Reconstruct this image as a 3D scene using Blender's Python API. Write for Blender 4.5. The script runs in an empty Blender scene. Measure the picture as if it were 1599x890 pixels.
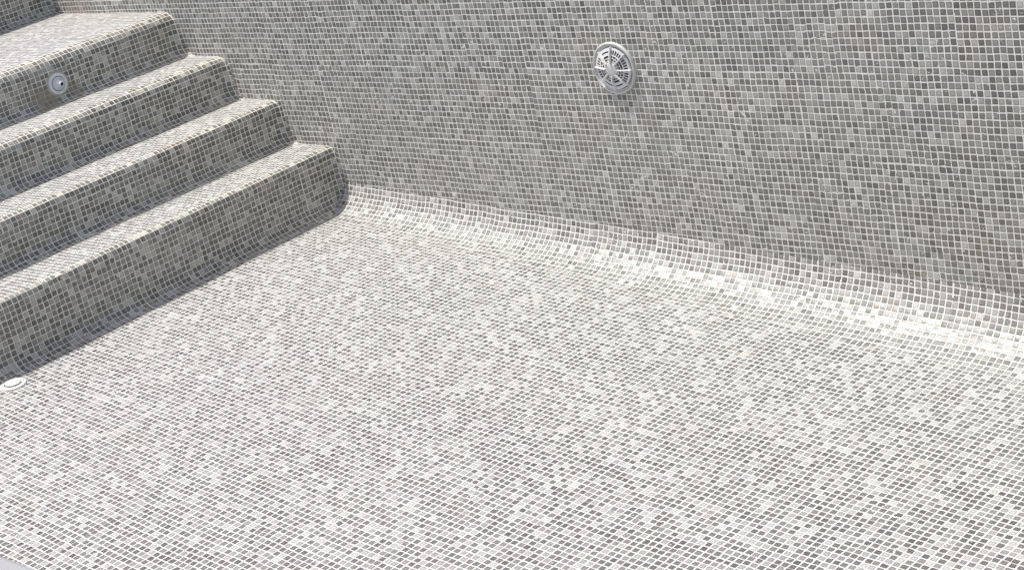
import bpy, bmesh, math, random
from mathutils import Vector, Matrix, noise
random.seed(7)
PI = math.pi
sc = bpy.context.scene
C = sc.collection
T = 0.025                                   # one mosaic tile with its grout, metres

# ------------------------------------------------------------------ camera
F_PX, YAW, PITCH, ROLL = 2743.46, 0.80895, -0.35269, 0.21807
cam_d = bpy.data.cameras.new('camera'); cam = bpy.data.objects.new('camera', cam_d); C.objects.link(cam)
cam_d.sensor_width = 36; cam_d.lens = F_PX / 1599 * 36; cam_d.clip_end = 2000; cam_d.clip_start = 0.05
Rm = (Matrix.Rotation(YAW, 3, 'Z') @ Matrix.Rotation(PITCH, 3, 'X')
      @ Matrix(((1, 0, 0), (0, 0, 1), (0, -1, 0))) @ Matrix.Rotation(ROLL, 3, 'Z'))
# columns of Rm: right, down, forward
rgt, up, fwd = Rm.col[0], -Rm.col[1], Rm.col[2]
M = Matrix((rgt, up, -fwd)).transposed().to_4x4()
M.translation = Vector((247.6, -199.24, 93.6)) * T
cam.matrix_world = M
sc.camera = cam

# ------------------------------------------------------------------ sky, sun, exposure
SUN = Vector((-0.335, -0.19, 1.0)).normalized()
w = bpy.data.worlds.new('World'); sc.world = w; w.use_nodes = True
wn = w.node_tree.nodes; wl = w.node_tree.links
bg = wn['Background']; bg.inputs[1].default_value = 0.148
sky = wn.new('ShaderNodeTexSky'); sky.sky_type = 'NISHITA'; sky.sun_disc = False
sky.sun_elevation = math.asin(SUN.z); sky.sun_rotation = math.atan2(SUN.x, SUN.y)
sky.dust_density = 4.0; sky.air_density = 0.80; sky.ozone_density = 0.7
wl.new(sky.outputs[0], bg.inputs[0])
sd = bpy.data.lights.new('sun', 'SUN'); sd.energy = 3.5; sd.angle = math.radians(0.5); sd.color = (1.0, 0.975, 0.94)
so = bpy.data.objects.new('sun', sd); C.objects.link(so); so.rotation_euler = SUN.to_track_quat('Z', 'Y').to_euler()
so.location = (0, 0, 20)
sc.view_settings.view_transform = 'Standard'; sc.view_settings.look = 'None'
sc.view_settings.gamma = 1; sc.view_settings.exposure = 0.13
sc.render.engine = 'CYCLES'
sc.cycles.max_bounces = 10; sc.cycles.diffuse_bounces = 8

# ------------------------------------------------------------------ materials
class NT:
    def __init__(s, name):
        s.m = bpy.data.materials.new(name); s.m.use_nodes = True
        s.n = s.m.node_tree.nodes; s.l = s.m.node_tree.links
        s.b = s.n['Principled BSDF']
    def put(s, sock, v):
        if hasattr(v, 'is_output') or isinstance(v, bpy.types.NodeSocket): s.l.new(v, sock)
        elif v is not None: sock.default_value = v
    def math(s, op, a, b=None, c=None, clamp=False):
        n = s.n.new('ShaderNodeMath'); n.operation = op; n.use_clamp = clamp
        for i, v in enumerate((a, b, c)): s.put(n.inputs[i], v)
        return n.outputs[0]
    def vec(s, op, a, b=None, out=0, scale=None):
        n = s.n.new('ShaderNodeVectorMath'); n.operation = op
        s.put(n.inputs[0], a); s.put(n.inputs[1], b)
        if scale is not None: s.put(n.inputs['Scale'], scale)
        return n.outputs[out]
    def noise(s, v, scale, detail=2, rough=.5, out=0):
        n = s.n.new('ShaderNodeTexNoise'); s.put(n.inputs['Vector'], v)
        n.inputs['Scale'].default_value = scale; n.inputs['Detail'].default_value = detail
        n.inputs['Roughness'].default_value = rough
        return n.outputs[out]
    def white(s, v, out='Value'):
        n = s.n.new('ShaderNodeTexWhiteNoise'); n.noise_dimensions = '3D'; s.put(n.inputs['Vector'], v)
        return n.outputs[out]
    def rng(s, v, a, b, c=0., d=1., smooth=False):
        n = s.n.new('ShaderNodeMapRange'); s.put(n.inputs[0], v)
        if smooth: n.interpolation_type = 'SMOOTHSTEP'
        for i, x in enumerate((a, b, c, d)): n.inputs[i + 1].default_value = x
        return n.outputs[0]
    def mix(s, f, a, b, mode='MIX'):
        n = s.n.new('ShaderNodeMix'); n.data_type = 'RGBA'; n.blend_type = mode
        s.put(n.inputs[0], f); s.put(n.inputs[6], a); s.put(n.inputs[7], b)
        return n.outputs[2]
    def ramp(s, f, stops, const=False):
        n = s.n.new('ShaderNodeValToRGB'); s.put(n.inputs[0], f)
        if const: n.color_ramp.interpolation = 'CONSTANT'
        e = n.color_ramp.elements
        while len(e) < len(stops): e.new(.5)
        for x, (p, c) in zip(e, stops): x.position = p; x.color = (*c, 1)
        return n.outputs[0]
    def sep(s, v):
        n = s.n.new('ShaderNodeSeparateXYZ'); s.put(n.inputs[0], v); return n.outputs
    def comb(s, x, y, z=0.):
        n = s.n.new('ShaderNodeCombineXYZ')
        for i, v in enumerate((x, y, z)): s.put(n.inputs[i], v)
        return n.outputs[0]

def mosaic(name, spots=(), seed=0.0, tint=(1, 1, 1), gw=0.0, wobble=.34, tipk=.22, facet=0.0, rlo=.30, gk=1.0, lively=False):
    k = NT(name)
    uv = k.n.new('ShaderNodeUVMap'); uv.uv_map = 'UVMap'
    geo = k.n.new('ShaderNodeNewGeometry'); pos = geo.outputs['Position']
    base = k.vec('ADD', uv.outputs[0], (1000.0 + seed, 1000.0 + seed * 3, 0))
    # hand laying: the grid wanders, every sheet of 13 tiles sits a little off
    wob = k.vec('SUBTRACT', k.noise(base, .07, 2, .5, 1), (.5, .5, .5))
    p = k.vec('ADD', base, k.vec('SCALE', wob, scale=wobble))
    wob2 = k.vec('SUBTRACT', k.noise(base, .45, 1, .5, 1), (.5, .5, .5))
    p = k.vec('ADD', p, k.vec('SCALE', wob2, scale=wobble * .35))
    p = k.vec('MULTIPLY', p, (1, 1, 0))
    cell = k.vec('FLOOR', p)
    f = k.vec('SUBTRACT', k.vec('SUBTRACT', p, cell), (.5, .5, 0))
    sheet = k.vec('FLOOR', k.vec('SCALE', cell, scale=1 / 13.))
    sj = k.vec('SCALE', k.vec('SUBTRACT', k.white(sheet, 'Color'), (.5, .5, .5)), scale=.15)
    cj = k.vec('SCALE', k.vec('SUBTRACT', k.white(cell, 'Color'), (.5, .5, .5)), scale=.07)
    f = k.vec('SUBTRACT', f, k.vec('ADD', sj, cj))
    fx, fy, _ = k.sep(f)
    r1 = k.white(k.vec('ADD', cell, (.37, .11, 5.2)))
    r2 = k.white(k.vec('ADD', cell, (.17, .71, 9.3)))
    r3 = k.white(k.vec('ADD', cell, (.57, .31, 3.7)))
    rn = k.noise(p, 2.2, 2, .6)
    half = k.math('ADD', k.math('MULTIPLY_ADD', r3, -.02, .424 - gw), k.math('MULTIPLY_ADD', rn, .036, -.018))
    RC = .075
    qx = k.math('SUBTRACT', k.math('ABSOLUTE', fx), k.math('SUBTRACT', half, RC))
    qy = k.math('SUBTRACT', k.math('ABSOLUTE', fy), k.math('SUBTRACT', half, RC))
    ln = k.vec('LENGTH', k.comb(k.math('MAXIMUM', qx, 0.), k.math('MAXIMUM', qy, 0.)), out=1)
    sdf = k.math('SUBTRACT', k.math('ADD', ln, k.math('MINIMUM', k.math('MAXIMUM', qx, qy), 0.)), RC)
    mask = k.rng(sdf, -.025, .02, 1., 0., True)
    # smears of grout left over some tiles, and whole filled patches
    sm = k.noise(base, .9, 3, .65)
    sm2 = k.noise(base, .16, 2, .5)
    smear = k.rng(k.math('MULTIPLY_ADD', sm2, .35, sm), .83, .89, 0., .85)
    tmask = k.math('MULTIPLY', mask, k.math('SUBTRACT', 1., smear))
    # tile colours: five greys, cool to warm
    if lively:
        stops = [(0, (.118, .113, .106)), (.14, (.145, .140, .132)), (.36, (.180, .175, .166)), (.56, (.235, .230, .220)),
                 (.71, (.300, .296, .284)), (.83, (.37, .366, .352)), (.93, (.44, .436, .42))]
    else:
        stops = [(0, (.140, .137, .124)), (.12, (.170, .167, .152)), (.36, (.208, .206, .189)), (.60, (.250, .248, .230)),
                 (.78, (.305, .304, .285)), (.91, (.375, .375, .353)), (.97, (.45, .45, .43))]
    pal = k.ramp(r1, stops, True)
    shv = k.math('MULTIPLY_ADD', k.white(k.vec('ADD', sheet, (.3, .6, 7.1))), .12, .94)
    var = k.math('MULTIPLY_ADD', r2, .22, .89)
    mott = k.math('MULTIPLY_ADD', k.noise(p, 3.5, 3, .6), .35, .83)
    rim = k.rng(sdf, -.26, -.03, 1.16, .82)                       # fused glass is denser at its edge
    col = k.vec('SCALE', pal, scale=k.math('MULTIPLY', k.math('MULTIPLY', var, shv), k.math('MULTIPLY', mott, rim)))
    hue = k.ramp(k.noise(base, .11, 3, .55), [(.30, (1.06, .98, .94)), (.46, (1, 1, 1)), (.56, (1, 1, 1)), (.70, (.955, 1.01, .985))])
    col = k.mix(1., col, hue, 'MULTIPLY')
    gcol = k.ramp(k.noise(base, .6, 4, .6), [(.3, (.70, .695, .665)), (.7, (.83, .825, .80))])
    gcol = k.vec('SCALE', gcol, scale=gk)
    col = k.mix(tmask, gcol, col)
    # dust and dirt on everything
    dust = k.noise(pos, 1.7, 5, .6)
    col = k.mix(k.rng(dust, .42, .78, 0., .16), col, (.50, .48, .44, 1))
    for (c, rad, dc, amt, *na) in spots:
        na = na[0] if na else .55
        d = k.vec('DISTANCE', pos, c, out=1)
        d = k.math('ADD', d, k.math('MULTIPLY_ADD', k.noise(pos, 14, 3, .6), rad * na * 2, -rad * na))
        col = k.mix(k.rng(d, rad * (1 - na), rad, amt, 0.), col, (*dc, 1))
    col = k.mix(1., col, (*tint, 1), 'MULTIPLY')
    k.l.new(col, k.b.inputs['Base Color'])
    rough = k.math('MULTIPLY_ADD', r2, .18, rlo)
    ro = k.n.new('ShaderNodeMix'); ro.data_type = 'FLOAT'
    k.l.new(tmask, ro.inputs[0]); ro.inputs[2].default_value = .85; k.l.new(rough, ro.inputs[3])
    k.l.new(ro.outputs[0], k.b.inputs['Roughness'])
    k.b.inputs['Specular IOR Level'].default_value = .5
    # relief: pillowed tiles, each tipped its own way, grainy grout
    cw = k.sep(k.white(k.vec('ADD', cell, (.9, .4, 1.1)), 'Color'))
    tip = k.math('ADD', k.math('MULTIPLY', fx, k.math('MULTIPLY_ADD', cw[0], tipk, -tipk / 2)),
                 k.math('MULTIPLY', fy, k.math('MULTIPLY_ADD', cw[1], tipk, -tipk / 2)))
    hgt = k.math('MULTIPLY_ADD', tmask, .22, k.math('MULTIPLY', tip, tmask))
    hgt = k.math('ADD', hgt, k.math('MULTIPLY', k.rng(sdf, -.4, 0., 1., 0.), .05))
    hgt = k.math('ADD', hgt, k.math('MULTIPLY', k.noise(base, 7, 3, .6), .05))
    if facet: hgt = k.math('ADD', hgt, k.math('MULTIPLY', k.math('MULTIPLY', fy, fy), -facet))
    bp = k.n.new('ShaderNodeBump'); bp.inputs['Strength'].default_value = .55; bp.inputs['Distance'].default_value = T * .45
    k.l.new(hgt, bp.inputs['Height']); k.l.new(bp.outputs[0], k.b.inputs['Normal'])
    return k.m

def plain(name, col, rough=.5, var=.06, scale=30, bump=.0, bscale=200):
    k = NT(name)
    tc = k.n.new('ShaderNodeTexCoord'); v = tc.outputs['Object']
    n = k.noise(v, scale, 4, .6)
    c = k.mix(n, tuple(x * (1 - var) for x in col) + (1,), tuple(min(1, x * (1 + var)) for x in col) + (1,))
    k.l.new(c, k.b.inputs['Base Color']); k.b.inputs['Roughness'].default_value = rough
    if bump:
        bp = k.n.new('ShaderNodeBump'); bp.inputs['Strength'].default_value = bump; bp.inputs['Distance'].default_value = .002
        k.l.new(k.noise(v, bscale, 3, .6), bp.inputs['Height']); k.l.new(bp.outputs[0], k.b.inputs['Normal'])
    return k.m

def W(x, y, z): return Vector((x + 247.6, y - 199.24, z + 93.6)) * T   # survey units (tiles from the lens) to metres

RUST, BROWN = (.36, .27, .21), (.27, .25, .22)
GR = (.60, .59, .56)
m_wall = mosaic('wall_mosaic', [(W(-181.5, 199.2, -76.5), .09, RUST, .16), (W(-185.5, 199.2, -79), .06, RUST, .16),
                                (W(-171.0, 199.2, -74.5), .05, BROWN, .30), (W(-170.2, 199.2, -79), .055, BROWN, .26), (W(-169.8, 199.2, -83), .04, BROWN, .18),  # three brown patches stepping down to the right below the grille
                                (W(-318, 199.2, -55.0), .16, RUST, .30), (W(-145, 199.2, -101), .07, RUST, .20), (W(-207, 199.2, -99), .06, RUST, .18),
                                (W(-230, 199.2, -72), .07, (.30, .32, .29), .22), (W(-125, 199.2, -88), .09, RUST, .10),
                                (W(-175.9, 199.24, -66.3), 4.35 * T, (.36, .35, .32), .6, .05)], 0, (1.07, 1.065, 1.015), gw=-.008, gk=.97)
m_cove = mosaic('cove_mosaic', [], 31, (1.0, 1.0, .985), tipk=.85, facet=.42, rlo=.24, gk=.93)
m_floor = mosaic('floor_mosaic', [(W(-243.2, 121.5, -93.9), 2.4 * T, (.45, .44, .42), .5, .07)], 77, (.93, .93, .92), gw=.02, gk=.88, lively=True)  # grout darkened so the colour evens out sun on floor against wall
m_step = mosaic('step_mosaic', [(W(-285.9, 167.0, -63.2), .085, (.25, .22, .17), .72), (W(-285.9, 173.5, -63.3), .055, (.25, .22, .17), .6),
                                (W(-285.9, 170.3, -58.3), .02, (.42, .43, .42), .9), (W(-286.3, 170.5, -61.3), 2.5 * T, (.40, .38, .33), .8, .08)], 153, (1.22, 1.185, 1.06), wobble=.2, gw=-.003, gk=.88, lively=True)  # tint raised to brighten the shaded risers: fill light held in the colour
m_tread = mosaic('tread_mosaic', [], 211, (.93, .935, .91), gw=.015, gk=.96, lively=True)
m_side = mosaic('side_mosaic', [], 307)
m_white = plain('white_plastic', (.76, .755, .73), .38, .03, 60)
m_abs = plain('aged_white_plastic', (.66, .65, .62), .36, .06, 45)
m_dark = plain('cavity_shade', (.15, .15, .14), .8, .2, 60)  # shade of the recesses put into the colour
m_jet = plain('pool_fitting_plastic', (.84, .84, .85), .3, .03, 50)
m_bore = plain('bore_shade', (.01, .01, .01), .6, .1, 50)  # black stands in for the shade deep in the bore
m_steel = plain('screw_steel', (.35, .35, .36), .3, .1, 90)
m_cop = plain('coping_stone', (.33, .33, .33), .7, .05, 25, .25, 260)
m_grd = plain('deck_stone', (.38, .36, .33), .85, .12, 1.5, .3, 60)
m_land = plain('dry_ground', (.20, .18, .12), .95, .25, .2)

# ------------------------------------------------------------------ helpers
def obj(name, me, m, parent=None):
    o = bpy.data.objects.new(name, me); C.objects.link(o)
    me.materials.append(m)
    if parent: o.parent = parent
    return o
def tag(o, label=None, cat=None, group=None, kind=None):
    if label: o['label'] = label
    if cat: o['category'] = cat
    if group: o['group'] = group
    if kind: o['kind'] = kind
    return o
def empty(name, loc=(0, 0, 0)):
    o = bpy.data.objects.new(name, None); C.objects.link(o); o.location = loc; o.empty_display_size = .1
    return o
def wave(P):                                  # the plaster under the tiles is not quite true
    return (noise.noise(P * 2.3) * .0042 + noise.noise(P * 6.5 + Vector((9, 3, 1))) * .0016 + noise.noise(P * .7 + Vector((2, 8, 5))) * .004)
def sheet(name, us, vs, fn, m, parent=None, amp=1.0, flip=False):
    """grid surface; fn(u,v) -> (point, normal, (uvx, uvy))"""
    vl, uvs = [], []
    for v in vs:
        for u in us:
            P, N, t = fn(u, v)
            P = Vector(P); N = Vector(N)
            vl.append(P + N * wave(P) * amp); uvs.append(t)
    nu = len(us); fl = []
    for j in range(len(vs) - 1):
        for i in range(nu - 1):
            q = (j * nu + i, j * nu + i + 1, (j + 1) * nu + i + 1, (j + 1) * nu + i)
            fl.append(q[::-1] if flip else q)
    me = bpy.data.meshes.new(name); me.from_pydata(vl, [], fl)
    lay = me.uv_layers.new(name='UVMap')
    for pl in me.polygons:
        pl.use_smooth = True
        for li in pl.loop_indices: lay.data[li].uv = uvs[me.loops[li].vertex_index]
    me.update()
    return obj(name, me, m, parent)
def lin(a, b, n): return [a + (b - a) * i / n for i in range(n + 1)]

# ------------------------------------------------------------------ the pool shell
SL = 0.0855                                   # the floor falls towards the deep end
X1, YN, ZD = 9.0, W(0, 43.1, 0).y, W(0, 0, -47.2).z
XR = [(-12.76 * i - .4) * T for i in range(4)] + [(-328.3 + 247.6) * T]
XE = XR[4]                          # foot of the top riser
A0 = math.radians(14)                         # the cove leaves the wall with a slight kink
def CH(x): return T * (4.5 + 2.7 * min(max(x / (115 * T), 0), 1.15))     # height of the cove
def CQ(x): return CH(x) / (1 - math.sin(A0))
def CW(x): return CQ(x) * math.cos(A0)          # how far it reaches into the floor
K2 = 2 / PI * T                              # radius whose quarter arc is one tile; n * K2 takes n rows
RC = [4 * K2, 3 * K2, 3 * K2, 3 * K2, 3 * K2]
def fz(x): return -SL * max(x, -.1)
n_fl = Vector((SL, 0, 1)).normalized()
floor = sheet('pool_floor', lin(RC[0] - .014, X1, 190), lin(0, 1, 80),
              lambda x, t: ((x, (YN + CW(x)) * (1 - t) - CW(x) * t, fz(x)), n_fl, (x / T, ((YN + CW(x)) * (1 - t) - CW(x) * t) / T)), m_floor)
tag(floor, 'pale grey mosaic floor of the empty pool, sloping gently to the right', 'pool floor', kind='structure')

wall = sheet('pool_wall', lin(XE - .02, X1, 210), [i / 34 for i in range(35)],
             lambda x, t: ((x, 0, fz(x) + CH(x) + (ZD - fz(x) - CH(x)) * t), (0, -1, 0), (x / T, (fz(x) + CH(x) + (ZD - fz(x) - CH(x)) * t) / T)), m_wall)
tag(wall, 'tall grey glass mosaic side wall of the empty pool with the white round grille', 'pool wall')
def cove_fn(sgn, yb):
    def fn(x, a):                             # a: 0 at the wall tangent, pi/2 at the floor tangent
        q = CQ(x); y = yb - sgn * q * (math.cos(A0) - math.cos(a)); z = fz(x) + q - q * math.sin(a)
        N = Vector((SL * math.sin(a), -sgn * math.cos(a), math.sin(a))).normalized()
        return (x, y, z), N, (x / T, -q * a / T)
    return fn
cv = sheet('cove', lin(-.01, X1, 200), lin(A0, PI / 2, 12), cove_fn(1, 0), m_cove, wall, flip=True)
tag(cv, 'curved bright mosaic cove where the wall meets the floor')

near = sheet('near_pool_wall', lin(XE - .02, X1, 90), [i / 16 for i in range(17)],
             lambda x, t: ((x, YN, fz(x) + CH(x) + (ZD - fz(x) - CH(x)) * t), (0, 1, 0), (x / T, (fz(x) + CH(x) + (ZD - fz(x) - CH(x)) * t) / T)), m_side, flip=True)
tag(near, 'grey mosaic pool wall below the near coping', 'pool wall')
tag(sheet('cove', lin(-.01, X1, 90), lin(A0, PI / 2, 10), cove_fn(-1, YN), m_side, near), None)
endw = sheet('end_pool_wall', lin(YN, 0, 60), [i / 16 for i in range(17)],
             lambda y, t: ((X1, y, fz(X1) + (ZD - fz(X1)) * t), (-1, 0, 0), (y / T, (fz(X1) + (ZD - fz(X1)) * t) / T)), m_side, flip=True)
tag(endw, 'grey mosaic end wall at the deep end of the pool', 'pool wall')

# ------------------------------------------------------------------ staircase
TOP = [(93.6 - z) * T for z in (82.15, 73.65, 65.0, 56.1)]
RN = [2 * K2, 2 * K2, 3 * K2, 4 * K2]
RV = 2.6 * T
def flare(y, t=0.):                           # the corner with the wall is filled: nothing at the nose, wide at the foot
    rv = T * (.25 + 2.35 * t ** .9)
    d = y + rv
    if d <= 0: return 0., 0.
    d = min(d, rv * .97)
    return rv - math.sqrt(rv * rv - d * d), rv * math.asin(d / rv) - d
ys = lin(YN, -.16, 84) + lin(-.16, -RV, 4)[1:] + [-RV + RV * math.sin(a) for a in lin(0, PI / 2, 12)[1:]]
ys[-1] = .004
stairs = empty('pool_staircase', (0, 0, 0))
tag(stairs, 'flight of wide grey mosaic steps with rounded noses descending into the pool', 'stairs')
def profile(xi, zb, zt, rn, rc):
    pts = []; s = 0
    if rn:
        for a in lin(0, PI / 2, round(rn / K2)):
            pts.append((xi - rn + rn * math.sin(a), zt - rn + rn * math.cos(a), math.sin(a), math.cos(a), rn * a))
        s = rn * PI / 2; z0 = zt - rn
    else: z0 = zt
    n = 6
    for i in range(1 if rn else 0, n + 1):
        z = z0 + (zb + rc - z0) * i / n
        pts.append((xi, z, 1, 0, s + z0 - z))
    s2 = s + z0 - zb - rc
    vo = math.ceil(s2 / T) * T - s2             # the row above the cove is cut; the cove starts on a whole tile
    for a in lin(0, PI / 2, round(rc / K2))[1:]:
        pts.append((xi + rc - rc * math.cos(a), zb + rc - rc * math.sin(a), math.cos(a), math.sin(a), s2 + rc * a))
    return pts
for i in range(5):
    xi = XR[i]
    zb = TOP[i - 1] if i else fz(RC[0])
    zt = TOP[i] if i < 4 else ZD
    pts = profile(xi, zb, zt, RN[i] if i < 4 else 0, RC[i])
    def fn(y, j, pts=pts, i=i):
        x, z, nx, nz, s = pts[j]
        t = min(1., max(0., s / (pts[-1][4] * .9)))
        fl, ex = flare(y, t)
        return (x + fl, y, z), (nx, 0, nz), ((y + ex) / T + 40 * i, -s / T)
    st = sheet('step' if i < 4 else 'riser', ys, list(range(len(pts))), fn, m_step, stairs, flip=True)
    for p in st.data.polygons: p.use_smooth = False
    if i == 4: tag(st, 'tallest riser at the head of the stairs'); continue
    xb = XR[i + 1] + RC[i + 1]
    tr = sheet('tread', ys, lin(xi - RN[i], xb, 12 if i < 3 else 36),
               lambda y, x, i=i, xi=xi, xb=xb: ((x + flare(y, max(0., 1 - (x - xb) / (2.5 * T)))[0] if x < xi - RN[i] - .001 else x + flare(y, 0)[0], y, TOP[i]), (0, 0, 1), (y / T + 40 * i, (xi - RN[i] - x) / T * -1 + 3)), m_tread, st, flip=False)
for o in C.objects:
    if o.name.startswith('tread'):
        me = o.data
        if me.polygons[0].normal.z < 0: me.flip_normals()
for o in C.objects:
    if o.type == 'MESH' and (o.name.startswith('step') or o.name.startswith('riser')):
        me = o.data
        if me.polygons[len(me.polygons) // 2].normal.x < 0: me.flip_normals()

# ------------------------------------------------------------------ small mesh builders for the fittings (local frame: +Z points out of the surface)
def lathe(bm, prof, seg=48, center=(0, 0), cap=True):
    rings = []
    for r, z in prof:
        if r < 1e-6: rings.append([bm.verts.new((center[0], center[1], z))])
        else: rings.append([bm.verts.new((center[0] + r * math.cos(2 * PI * k / seg), center[1] + r * math.sin(2 * PI * k / seg), z)) for k in range(seg)])
    for a, b in zip(rings, rings[1:]):
        for k in range(seg):
            k2 = (k + 1) % seg
            if len(a) == 1 and len(b) == 1: continue
            if len(a) == 1: bm.faces.new((a[0], b[k], b[k2]))
            elif len(b) == 1: bm.faces.new((a[k], b[0], a[k2]))
            else: bm.faces.new((a[k], b[k], b[k2], a[k2]))
def fin(name, bm, m, parent, smooth=True, bevel=0):
    bmesh.ops.recalc_face_normals(bm, faces=bm.faces)
    me = bpy.data.meshes.new(name); bm.to_mesh(me); bm.free()
    for p in me.polygons: p.use_smooth = smooth
    o = obj(name, me, m, parent)
    if smooth:
        try: me.set_sharp_from_angle(angle=math.radians(38))
        except Exception: pass
    if bevel:
        b = o.modifiers.new('bevel', 'BEVEL'); b.width = bevel; b.segments = 2
    return o
def place(o, P, nrm, upv=(0, 0, 1), spin=0):
    n = Vector(nrm).normalized(); u = Vector(upv); x = u.cross(n).normalized(); y = n.cross(x)
    Mx = Matrix((x, y, n)).transposed().to_4x4() @ Matrix.Rotation(spin, 4, 'Z')
    Mx.translation = P; sc_ = o.scale.copy(); o.matrix_world = Mx @ Matrix.Diagonal((*sc_, 1))

# ---- round slotted grille on the wall
def make_grille():
    g = empty('wall_grille')
    tag(g, 'round white slotted suction grille with eight raised ribs on the mosaic wall', 'grille')
    R = 4.15 * T
    bm = bmesh.new()
    lathe(bm, [(3.45 * T, -.004), (3.45 * T, .05 * T), (3.84 * T, .05 * T), (3.88 * T, .30 * T), (3.98 * T, .42 * T), (4.08 * T, .38 * T), (4.15 * T, .22 * T), (4.17 * T, -.004)], 96)
    fin('flange', bm, m_abs, g)
    bm = bmesh.new(); lathe(bm, [(3.5 * T, .03 * T), (0, .03 * T)], 64)
    fin('shade_disc', bm, m_dark, g)  # flat dark disc, painted shade behind the slots
    def H(r):                                 # dome height by radius, tiles
        if r < .95: return .90
        t = (r - .95) / (3.35 - .95)
        return .90 - .50 * t ** 1.35
    rr = [1.05, 1.16, 1.32, 1.44, 1.74, 1.86, 2.18, 2.36, 2.62, 2.84, 3.04, 3.32]
    SEC, NA = 8, 15
    bm = bmesh.new(); th = .07
    top = {}; bot = {}
    def V(d, i, k, h):
        key = (i, k % (SEC * NA))
        if key not in d:
            a = 2 * PI * key[1] / (SEC * NA); r = rr[i]
            d[key] = bm.verts.new((r * T * math.cos(a), r * T * math.sin(a), (H(r) - h) * T))
        return d[key]
    def solid(i, k):
        if i < 0 or i >= len(rr) - 1: return None
        s, q = divmod(k % (SEC * NA), NA)
        arc = s in (2, 5, 6)                       # some sectors carry long slots, the others short radial ones
        if i in (0, 2, 4, 6, 10): return True
        if q in (0, 14): return True
        if i == 1: return q not in (2, 3, 4, 5, 9, 10, 11, 12)
        if i == 3: return q in (7,)
        if i == 5: return q in ((4, 10) if s % 2 else ())
        if i in (7, 8, 9):
            return (i != 8 or q in (1, 13)) if arc else q % 3 == 0
        return True
    for i in range(len(rr) - 1):
        for k in range(SEC * NA):
            if solid(i, k):
                a, b, c, d = V(top, i, k, 0), V(top, i + 1, k, 0), V(top, i + 1, k + 1, 0), V(top, i, k + 1, 0)
                bm.faces.new((a, b, c, d))
                a2, b2, c2, d2 = V(bot, i, k, th), V(bot, i + 1, k, th), V(bot, i + 1, k + 1, th), V(bot, i, k + 1, th)
                bm.faces.new((d2, c2, b2, a2))
                if not solid(i - 1, k) and i > 0: bm.faces.new((d, a, a2, d2)) if True else None
                if not solid(i + 1, k): bm.faces.new((b, c, c2, b2))
                if not solid(i, k - 1): bm.faces.new((a, b, b2, a2))
                if not solid(i, k + 1): bm.faces.new((c, d, d2, c2))
    o = fin('slotted_cover', bm, m_white, g)
    bm = bmesh.new(); lathe(bm, [(3.32 * T, -.002), (3.32 * T, .38 * T), (3.24 * T, .37 * T)], 96)
    fin('cover_rim', bm, m_white, g)
    bm = bmesh.new(); lathe(bm, [(1.10 * T, .70 * T), (1.10 * T, .95 * T), (1.03 * T, .99 * T), (0, .99 * T)], 40)
    fin('hub', bm, m_abs, g)
    for s in range(SEC):
        a = 2 * PI * s / SEC; bm = bmesh.new(); hw = .12
        prev = None
        for j, r in enumerate(lin(1.10, 3.42, 10)):
            h0 = (H(min(r, 3.32)) - .10) * T; h1 = (H(min(r, 3.32)) + .33) * T
            wv = hw * (1 if j < 10 else .9)
            ring = []
            for (sx, z) in ((-wv, h0), (wv, h0), (wv * .75, h1), (-wv * .75, h1)):
                x, y = r * T, sx * T
                ring.append(bm.verts.new((x * math.cos(a) - y * math.sin(a), x * math.sin(a) + y * math.cos(a), z)))
            if prev:
                for q in range(4): bm.faces.new((prev[q], prev[(q + 1) % 4], ring[(q + 1) % 4], ring[q]))
            else: bm.faces.new(ring)
            prev = ring
        bm.faces.new(prev[::-1])
        rb = fin('rib', bm, m_white, g, False, .0006)
        bm = bmesh.new(); z1 = (H(3.3) + .30) * T
        lathe(bm, [(.15 * T, .10 * T), (.15 * T, z1 - .004), (.12 * T, z1), (0, z1 + .0006)], 14, (3.36 * T * math.cos(a), 3.36 * T * math.sin(a)))
        fin('knob', bm, m_white, rb)
    return g
grille = make_grille()
place(grille, Vector((W(-175.9, 0, 0).x, wave(Vector((W(-175.9, 0, 0).x, 0, W(0, 0, -66.3).z))) * -1 - .001, W(0, 0, -66.3).z)), (0, -1, 0), spin=math.radians(-4))

# ---- eyeball inlet in the riser of the fourth step
e = empty('eyeball_inlet')
tag(e, 'round pale grey return nozzle set in the riser near the top of the stairs', 'inlet')
bm = bmesh.new(); lathe(bm, [(2.0 * T, -.006), (2.02 * T, .10 * T), (1.94 * T, .24 * T), (1.5 * T, .30 * T), (1.46 * T, .28 * T), (1.44 * T, .0), (1.1 * T, .0)], 72)
fin('flange', bm, m_jet, e)
bm = bmesh.new(); lathe(bm, [(1.20 * T, -.1 * T), (1.20 * T, .40 * T), (1.15 * T, .50 * T), (1.05 * T, .52 * T), (.98 * T, .40 * T), (.9 * T, .3 * T)], 64)
fin('retaining_ring', bm, m_jet, e)
bm = bmesh.new()
ball = [(.98 * T * math.cos(a), .98 * T * math.sin(a) - .15 * T) for a in lin(-.1, 1.12, 10)]
lathe(bm, ball + [(.50 * T, .95 * T), (.50 * T, 1.22 * T), (.44 * T, 1.28 * T), (.36 * T, 1.26 * T), (.34 * T, .8 * T)], 48)
eb = fin('eyeball', bm, m_jet, e)
bm = bmesh.new(); lathe(bm, [(.345 * T, 1.16 * T), (0, 1.16 * T)], 24)
bore_disc = fin('bore_shade_disc', bm, m_bore, eb)  # black disc closes the nozzle, painted for the shade inside
eb.rotation_euler = (math.radians(4), math.radians(5), 0)
place(e, Vector((XR[3] + .001, W(0, 170.5, 0).y, W(0, 0, -61.3).z)), (1, 0, 0))

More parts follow.
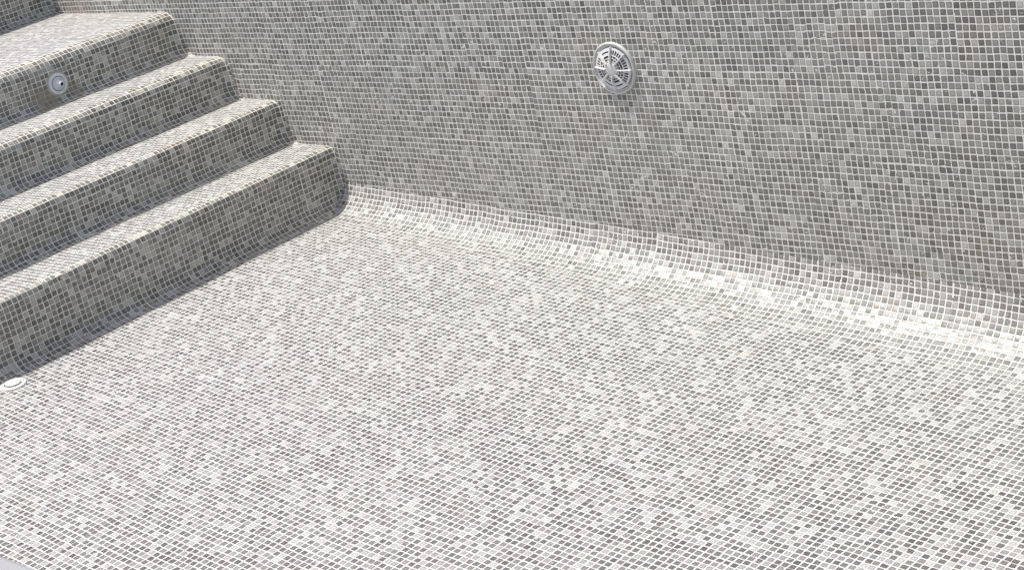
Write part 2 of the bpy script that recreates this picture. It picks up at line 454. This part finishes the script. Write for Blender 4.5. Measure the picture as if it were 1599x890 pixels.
# ---- flush round fitting on the floor at the foot of the stairs
d = empty('floor_inlet'); d.scale = (.92, .92, .92)
tag(d, 'round flat white floor inlet half in shadow at the foot of the lowest step', 'inlet')
bm = bmesh.new(); lathe(bm, [(2.30 * T, -.012), (2.32 * T, .12 * T), (2.22 * T, .30 * T), (2.05 * T, .36 * T), (1.58 * T, .38 * T), (1.52 * T, .32 * T), (1.50 * T, .06 * T), (1.40 * T, .06 * T)], 72)
fin('flange', bm, m_white, d)
bm = bmesh.new(); lathe(bm, [(1.6 * T, .05 * T), (0, .05 * T)], 48); fin('shade_disc', bm, m_dark, d)  # dark disc paints the shade under the plate
bm = bmesh.new(); lathe(bm, [(0, .40 * T), (1.30 * T, .40 * T), (1.34 * T, .46 * T), (1.33 * T, .58 * T), (1.24 * T, .64 * T), (0, .70 * T)], 64)
dp = fin('diffuser_plate', bm, m_white, d)
for s in range(3):
    a = 2 * PI * s / 3 + .5; bm = bmesh.new()
    lathe(bm, [(.10 * T, .05 * T), (.10 * T, .42 * T)], 12, (1.12 * T * math.cos(a), 1.12 * T * math.sin(a)))
    fin('spacer', bm, m_white, d)
for s in range(2):
    bm = bmesh.new(); lathe(bm, [(.11 * T, .34 * T), (.11 * T, .40 * T), (0, .41 * T)], 12, (1.85 * T * math.cos(s * PI + 1.1), 1.85 * T * math.sin(s * PI + 1.1)))
    fin('screw', bm, m_steel, d)
dP = W(-243.2, 121.5, 0); place(d, Vector((dP.x, dP.y, fz(dP.x) + .001)), n_fl, (0, 1, 0))

# ------------------------------------------------------------------ coping, deck and land round the pool
def boxm(bm, a, b):
    vs = [bm.verts.new((x, y, z)) for x in (a[0], b[0]) for y in (a[1], b[1]) for z in (a[2], b[2])]
    for f in ((0, 1, 3, 2), (4, 6, 7, 5), (0, 4, 5, 1), (2, 3, 7, 6), (0, 2, 6, 4), (1, 5, 7, 3)): bm.faces.new([vs[i] for i in f])
CT = ZD
def coping(name, a, b, label):
    bm = bmesh.new(); boxm(bm, a, b)
    o = fin(name, bm, m_cop, None, False, .008); tag(o, label, 'coping'); return o
ov = .9 * T
coping('pool_coping', (XE - .34, YN - .32, CT - .04), (X1 + .34, YN + ov, CT), 'smooth pale grey stone coping along the near pool edge, bottom left corner')
coping('pool_coping', (XE - .34, -.02, CT + .003), (X1 + .34, .32, CT + .043), 'pale stone coping on top of the tall grille wall')
coping('pool_coping', (XE - .34, YN + ov + .004, CT + .003), (XE + .02, -.024, CT + .043), 'pale stone coping at the head of the staircase')
coping('pool_coping', (X1 - .02, YN + ov + .004, CT + .003), (X1 + .34, -.024, CT + .043), 'pale stone coping at the deep end')
def frame(name, xi0, xi1, yi0, yi1, B, z, m, label):
    bm = bmesh.new()
    xs = (-B, xi0, xi1, B); yy = (-B, yi0, yi1, B)
    g = [[bm.verts.new((x, y, z)) for y in yy] for x in xs]
    for i in range(3):
        for j in range(3):
            if i == 1 and j == 1: continue
            bm.faces.new((g[i][j], g[i + 1][j], g[i + 1][j + 1], g[i][j + 1]))
    o = fin(name, bm, m, None, False); tag(o, label, name.replace('_', ' '), kind='structure'); return o
frame('deck', XE - .1, X1 + .1, YN - .1, .1, 14, CT - .006, m_grd, 'stone paving around the pool')
frame('ground', -13.9, 13.9, -13.9, 13.9, 900, CT - .05, m_land, 'open ground beyond the paving')
